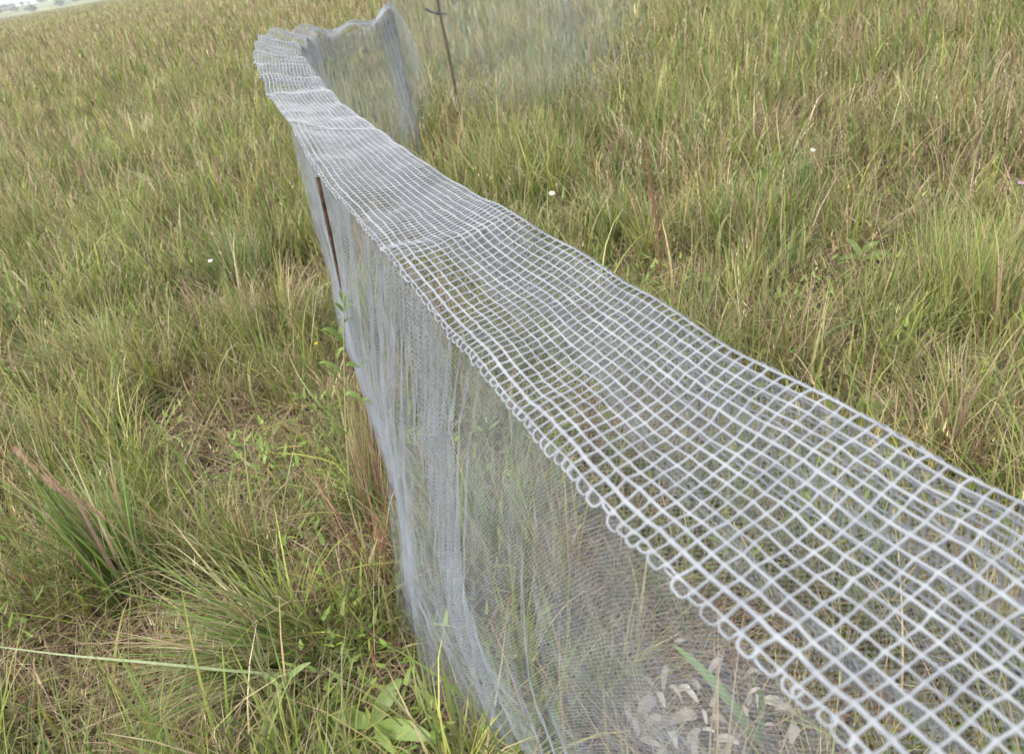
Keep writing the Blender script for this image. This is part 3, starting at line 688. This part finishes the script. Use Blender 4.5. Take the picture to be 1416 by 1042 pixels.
g8 = at(528, 745, .0); tussock('grass_tussock', 'reddish stemmed grass clump against the foot of the side net', 'tussock', g8, 120, (.3, .62), (.0018, .0036), R(20), .5, (.18, .1), (.25, .2), np.concatenate([BROWN * 1.2, OLIVE]), .04, dry=.3)

tussock('grass_tussock', 'long bladed green tussock growing inside the netting behind the side net', 'tussock', at(705, 800, .0), 90, (.35, .62), (.0028, .006), R(20), 1.6, (.35, .2), (.55, .3), G2, .06, dry=.2)

def polyblade(K, w, n=26, flat=None):
    """long leaf following knots K; w(u) half width"""
    u = np.linspace(0, 1, n); P = cr_spline(K, u * (len(K) - 1)); T = np.gradient(P, axis=0); T /= np.linalg.norm(T, axis=1)[:, None]
    sd_ = np.cross(T, flat if flat is not None else np.array([.1, -.6, 1.])); sd_ /= np.linalg.norm(sd_, axis=1)[:, None] + 1e-9
    nn = np.cross(sd_, T); hw = w(u)[:, None]
    V = np.stack([P - sd_ * hw + nn * hw * .25, P, P + sd_ * hw + nn * hw * .25], 1).reshape(-1, 3)
    i = np.arange(n - 1)[:, None] * 3; F = np.concatenate([np.hstack([i, i + 1, i + 4, i + 3]), np.hstack([i + 1, i + 2, i + 5, i + 4])])
    return V, F
def leaf_mesh(base, tip, wid, droop=.1, serr=0., n=14):
    base, tip = np.array(base, float), np.array(tip, float); L = np.linalg.norm(tip - base)
    K = np.array([base, base * .65 + tip * .35 + [0, 0, droop * L], base * .3 + tip * .7 + [0, 0, droop * L * .9], tip])
    return polyblade(K, lambda u: wid * .5 * (np.sin(np.pi * np.clip(u, .02, .99) ** .8) ** .75 + .03) * (1 + serr * (np.arange(len(u)) % 2)), n)
def add(parts_, V, F, c): parts_.append((V, F, np.array(c)))

# long pale blade lying across the lower left
K = [at(-30, 890, .34), at(90, 905, .33), at(200, 915, .30), at(300, 925, .26), at(392, 935, .2), at(430, 960, .1), at(452, 985, 0.01)]
V, F = polyblade(K, lambda u: .0026 * (.35 + np.minimum(u * 3, 1) * .9) * (1 - .2 * u), 40)
rt_ = empty('grass_leaf', K[-1]); tag(rt_, 'single long pale green grass leaf stretched across the lower left corner', 'grass leaf'); adopt(npmesh('leaf_blade', V, F, M_leaf, col=np.tile([.27, .33, .17], (len(V), 1))), rt_)
# purple brown plume, lower left
K = [at(250, 850, .0), at(200, 770, .26), at(130, 705, .40), at(72, 672, .47), at(20, 622, .52)]
K = np.array(K); u = np.linspace(0, 1, 60); P = cr_spline(K, u * 4); V, F = polytube(P[None], np.full((1, 60), .0016), 5)
ps_ = [(V, F, np.array([.25, .17, .11]))]
sel = rng.integers(26, 60, 260); n = len(sel); dirv = P[np.minimum(sel + 1, 59)] - P[sel - 1]; azp = np.arctan2(dirv[:, 0], dirv[:, 1])
ps_.append(blades(P[sel] + rng.normal(0, .0025, (n, 3)), rng.uniform(.012, .03, n), rng.uniform(.0012, .003, n), azp + rng.normal(0, .35, n), rng.uniform(.3, 1.2, n), rng.normal(.1, .2, n), pick(np.array([[.27, .17, .12], [.36, .27, .19]]), n), seg=2))
V, F, C = cat_meshes(ps_); rt_ = empty('seed_plume', K[0]); tag(rt_, 'purplish brown feathery seed plume leaning over the green tussock', 'seed head'); adopt(npmesh('plume', V, F, M_straw, col=C), rt_)

# tall leafy weed by the side net
B = at(492, 735, .08); B[2] = gz(B[0], B[1])
Kst = np.array([B, aty(487, 700, B[1] - .0), aty(479, 600, B[1] - .02), aty(476, 500, B[1] - .03), aty(475, 405, B[1] - .03)])
rt_ = empty('tall_weed', B); tag(rt_, 'tall thin stemmed weed with small green leaves standing against the side net', 'weed')
P = cr_spline(Kst, np.linspace(0, 4, 50)); V, F = polytube(P[None], np.linspace(.0036, .0016, 50)[None], 7)
adopt(npmesh('stem', V, F, M_leaf, col=np.tile([.44, .45, .24], (len(V), 1))), rt_)
def px(x, y, dy=0.): return aty(x, y, B[1] - .03 + dy)
lv = [((476, 420), (470, 402), .012), ((476, 425), (486, 406), .012), ((476, 432), (462, 420), .012), ((476, 430), (492, 424), .01), ((476, 446), (489, 440), .010), ((477, 455), (468, 470), .012),
      ((477, 475), (445, 456), .020), ((477, 482), (466, 497), .016), ((477, 505), (496, 508), .018), ((496, 508), (508, 500), .014), ((477, 545), (500, 552), .018), ((500, 552), (516, 560), .014), ((478, 520), (440, 502), .014), ((480, 600), (455, 592), .010), ((481, 540), (440, 505), .006)]
for (x0, y0), (x1, y1), w_ in lv:
    V, F = leaf_mesh(px(x0, y0), px(x1, y1, rng.uniform(-.03, .02)), w_ * .72, .2, .08)
    adopt(npmesh('leaf', V, F, M_leaf, col=np.tile(np.array([.15, .225, .055]) * rng.uniform(.75, 1.25), (len(V), 1))), rt_)

# broad leaved plants
def broadleaf(name, label, c, leaves, colr, zc=.12, wscale=1.):
    c0 = at(*c, zc); root = empty(name, (c0[0], c0[1], gz(c0[0], c0[1]))); tag(root, label, 'leafy plant')
    g0 = np.array([c0[0], c0[1], gz(c0[0], c0[1])]); V, F = polytube(np.stack([g0 - [0, 0, .01], (g0 + c0) / 2 + [.004, 0, 0], c0])[None], np.array([[.0026, .0024, .002]]), 6)
    adopt(npmesh('stem', V, F, M_leaf, col=np.tile([.25, .28, .12], (len(V), 1))), root)
    for (bx, by, bz), (tx, ty, tz), w_ in leaves:
        V, F = leaf_mesh(at(bx, by, bz), at(tx, ty, tz), w_, .10, .05, 20)
        adopt(npmesh('leaf', V, F, M_leaf, col=np.tile(np.array(colr) * rng.uniform(.85, 1.15), (len(V), 1))), root)
    return root
broadleaf('broadleaf_seedling', 'young broad leaved plant with pale green oval leaves at the bottom edge', (516, 1004), [((516, 1004, .12), (555, 938, .17), .034), ((515, 1002, .12), (458, 990, .14), .036), ((518, 1008, .12), (600, 1022, .14), .040), ((520, 1012, .12), (545, 1042, .15), .02), ((460, 1000, .10), (446, 988, .16), .022), ((470, 1020, .08), (486, 1046, .1), .02)], (.21, .30, .08))
broadleaf('broadleaf_seedling', 'small plant with narrow hanging leaves on the drooping tussock', (388, 952), [((388, 950, .2), (430, 915, .24), .014), ((388, 952, .2), (382, 995, .16), .013), ((388, 950, .2), (362, 930, .22), .010)], (.20, .28, .09), .2)
broadleaf('broadleaf_herb', 'dark green leafy herb just behind the fold of the coarse mesh', (1205, 575), [((1203, 576, .1), (1180, 548, .15), .035), ((1205, 576, .1), (1232, 556, .16), .04), ((1204, 576, .1), (1205, 548, .15), .03)], (.12, .20, .05), .1)
broadleaf('broadleaf_herb', 'broad leaved herb half hidden in grass at middle right', (1190, 355), [((1190, 355, .1), (1170, 330, .14), .03), ((1190, 352, .1), (1215, 335, .16), .032), ((1192, 358, .1), (1160, 360, .13), .03), ((1195, 358, .1), (1235, 352, .14), .03)], (.12, .18, .05), .1)
broadleaf('broadleaf_herb', 'broad leaf shoot inside the netting near the bottom of the frame', (1000, 960), [((1055, 1035, .05), (930, 890, .26), .019), ((1052, 1030, .05), (1052, 950, .22), .014)], (.17, .26, .10), .05)

# reddish dry stalks
def stalks(name, label, c, lines, colr, cat='dead stalk'):
    c0 = at(*c, .0); root = empty(name, (c0[0], c0[1], gz(c0[0], c0[1]))); tag(root, label, cat); Y0 = c0[1]
    ps_ = []
    for pts, w_ in lines:
        K = np.array([aty(x, y, Y0 + dy) for x, y, dy in pts]); V, F = polytube(cr_spline(K, np.linspace(0, len(K) - 1, 18))[None], np.linspace(w_, w_ * .45, 18)[None], 5)
        ps_.append((V, F, np.array(colr) * rng.uniform(.8, 1.25)))
    V, F, C = cat_meshes(ps_); adopt(npmesh('stalks', V, F, M_straw, col=C), root); return root
stalks('dead_stalks', 'reddish brown dead stalks standing in the meadow just behind the fence', (912, 385),
 [([(912, 385, 0), (910, 330, 0), (900, 262, 0), (893, 205, -.02), (888, 180, -.03)], .0056), ([(914, 385, 0), (908, 310, 0), (898, 240, -.04), (880, 228, -.05), (868, 208, -.06), (846, 182, -.08)], .0040),
  ([(909, 385, 0), (905, 340, 0), (880, 290, .0), (876, 258, .02), (884, 248, .0)], .0029), ([(915, 388, 0), (918, 340, 0), (912, 290, .02), (910, 268, .03)], .0043), ([(908, 388, 0), (899, 350, .02), (885, 322, .05)], .0029), ([(898, 214, -.02), (885, 211, -.02), (868, 207, -.02), (850, 224, 0)], .0021),
  ([(893, 206, -.02), (900, 192, 0), (895, 190, 0), (862, 189, 0)], .0020), ([(918, 390, 0), (926, 345, .02), (922, 300, .04)], .002)], (.27, .155, .105))
stalks('dead_stalks', 'pale grey dead stalks crossing in the right hand meadow', (1225, 300),
 [([(1230, 300, 0), (1212, 260, 0), (1202, 205, 0), (1190, 160, 0)], .0032), ([(1238, 290, 0), (1222, 230, .02), (1208, 160, .03)], .0028), ([(1140, 290, 0), (1158, 230, 0), (1166, 180, .0)], .0024), ([(1222, 285, 0), (1204, 238, -.05), (1205, 170, 0)], .002)], (.30, .235, .17))
stalks('bent_straw', 'long pale bent straw lying over the grass at the right', (1360, 615),
 [([(1255, 536, -.0), (1330, 580, .0), (1375, 603, .0), (1425, 640, -.05)], .0030)], (.36, .36, .19), 'straw')
stalks('bent_straw', 'pale straw leaning above the coarse mesh in the middle right', (1180, 500),
 [([(1133, 440, 0.), (1150, 462, 0.), (1172, 486, 0), (1195, 505, .0)], .0028)], (.33, .34, .19), 'straw')

# flowers
def flower(name, label, c, z, r_, petal_c, core_c, npet=7, cup=.2):
    p = at(*c, z); g = np.array([p[0] + .01, p[1], gz(p[0], p[1])]); root = empty(name, g); tag(root, label, 'flower')
    V, F = polytube(np.stack([g, (g + p) / 2 + [.006, 0, 0], p])[None], np.array([[.0012, .0011, .001]]), 5); adopt(npmesh('stem', V, F, M_leaf, col=np.tile([.2, .25, .08], (len(V), 1))), root)
    tilt = np.array([0, -.35, 1.]); tilt /= np.linalg.norm(tilt); e1 = np.array([1., 0, 0]); e2 = np.cross(tilt, e1); ps_ = []
    for k in range(npet):
        a = k * 6.283 / npet + rng.normal(0, .08); d_ = np.cos(a) * e1 + np.sin(a) * e2
        V, F = leaf_mesh(p + d_ * r_ * .1, p + d_ * r_ + tilt * r_ * cup, r_ * .62, .05, 0, 8); ps_.append((V, F, np.array(petal_c) * rng.uniform(.9, 1.05)))
    V, F, C = cat_meshes(ps_); adopt(npmesh('petals', V, F, M_leaf, col=C), root)
    bm_n = 8; th = np.linspace(0, np.pi, 6)[None]; 
    Pc = np.stack([p - tilt * r_ * .1, p + tilt * r_ * .08, p + tilt * r_ * .22]); V, F = polytube(Pc[None], np.array([[r_ * .22, r_ * .26, r_ * .05]]), 8)
    adopt(npmesh('flower_centre', V, F, M_leaf, col=np.tile(core_c, (len(V), 1))), root)
WHT, YEL, PUR = (.78, .76, .74), (.75, .52, .04), (.36, .18, .42)
flower('white_flower', 'white flower just above the fence in the centre of the meadow', (763, 268), .34, .019, WHT, YEL)
flower('white_flower', 'small whitish flower in the grass left of the fence', (291, 361), .32, .013, (.7, .66, .66), YEL)
flower('white_flower', 'tiny pale flower high in the right hand meadow', (1124, 208), .36, .013, (.6, .72, .6), YEL)
flower('yellow_flower', 'small yellow flower left of the tall weed', (437, 475), .26, .0075, YEL, YEL, 6)
flower('yellow_flower', 'yellow flower beyond the middle of the fence', (656, 233), .34, .013, (.5, .5, .12), YEL, 6)
flower('purple_flower', 'tiny purple flower beside the stem of the tall weed', (479, 617), .18, .0075, PUR, (.2, .08, .22), 8, .6)
flower('purple_flower', 'tiny mauve flower seen through the side net', (719, 689), .14, .0065, (.42, .28, .5), (.2, .08, .22), 8, .6)
flower('purple_flower', 'pale purple flower at the right edge of the meadow', (1411, 255), .3, .014, (.45, .34, .5), (.2, .08, .22), 8, .6)

# dry leaves lying on the soil inside the net, bottom right
dl = [(893, 990, 1.3), (905, 1003, 1.1), (895, 942, .9), (955, 968, 1.), (935, 960, .8), (915, 975, .9), (1070, 970, 1.1), (1098, 1016, 1.), (990, 920, .9), (868, 985, .8), (930, 1022, 1.), (975, 1000, .8), (1040, 935, .8), (1006, 1030, 1.), (880, 1010, 1.1), (945, 990, 1.2), (920, 945, 1.), (1085, 990, .9), (960, 1030, 1.), (1030, 985, .8), (900, 1028, .9)] + [(int(rng.normal(965, 60)), int(rng.normal(990, 32)), rng.uniform(.5, .9)) for q in range(16)]
for k, (x, y, s_) in enumerate(dl):
    c0 = at(x, y, .065); c0[2] = gz(c0[0], c0[1]) + .055 + .04 * rng.random(); a = rng.random() * 6.283; L = .048 * s_
    d_ = np.array([math.cos(a), math.sin(a), .4 * rng.normal()])
    V, F = leaf_mesh(-d_ * L / 2, d_ * L / 2,   .015 * s_ * rng.uniform(.7, 1.3), rng.uniform(.0, .5), .12, 12)
    o = npmesh('dry_leaf', V, F, M_straw, col=np.tile(np.array([.50, .465, .43]) * rng.uniform(.55, 1.15), (len(V), 1))); o.location = c0
    tag(o, 'curled pale dry leaf lying on the soil inside the netting', 'dry leaf', 'dry leaves on the soil behind the side net')

# ------------------------------------------------------------------ air
bx = np.array([[x, y, z] for x in (-2700, 2700) for y in (-2700, 2700) for z in (-3, 90)], float)
hf = np.array([[0, 1, 3, 2], [4, 6, 7, 5], [0, 4, 5, 1], [2, 3, 7, 6], [0, 2, 6, 4], [1, 5, 7, 3]])
m_haze = bpy.data.materials.new('hazy_air'); m_haze.use_nodes = True; t = m_haze.node_tree; t.nodes.clear()
vo = t.nodes.new('ShaderNodeVolumePrincipled'); vo.inputs['Density'].default_value = .00032; vo.inputs['Color'].default_value = (.86, .91, .97, 1)
t.links.new(vo.outputs[0], t.nodes.new('ShaderNodeOutputMaterial').inputs['Volume'])
tag(npmesh('haze', bx, hf, m_haze, smooth=False), 'thin pale haze hanging over the whole grassland', kind='stuff')
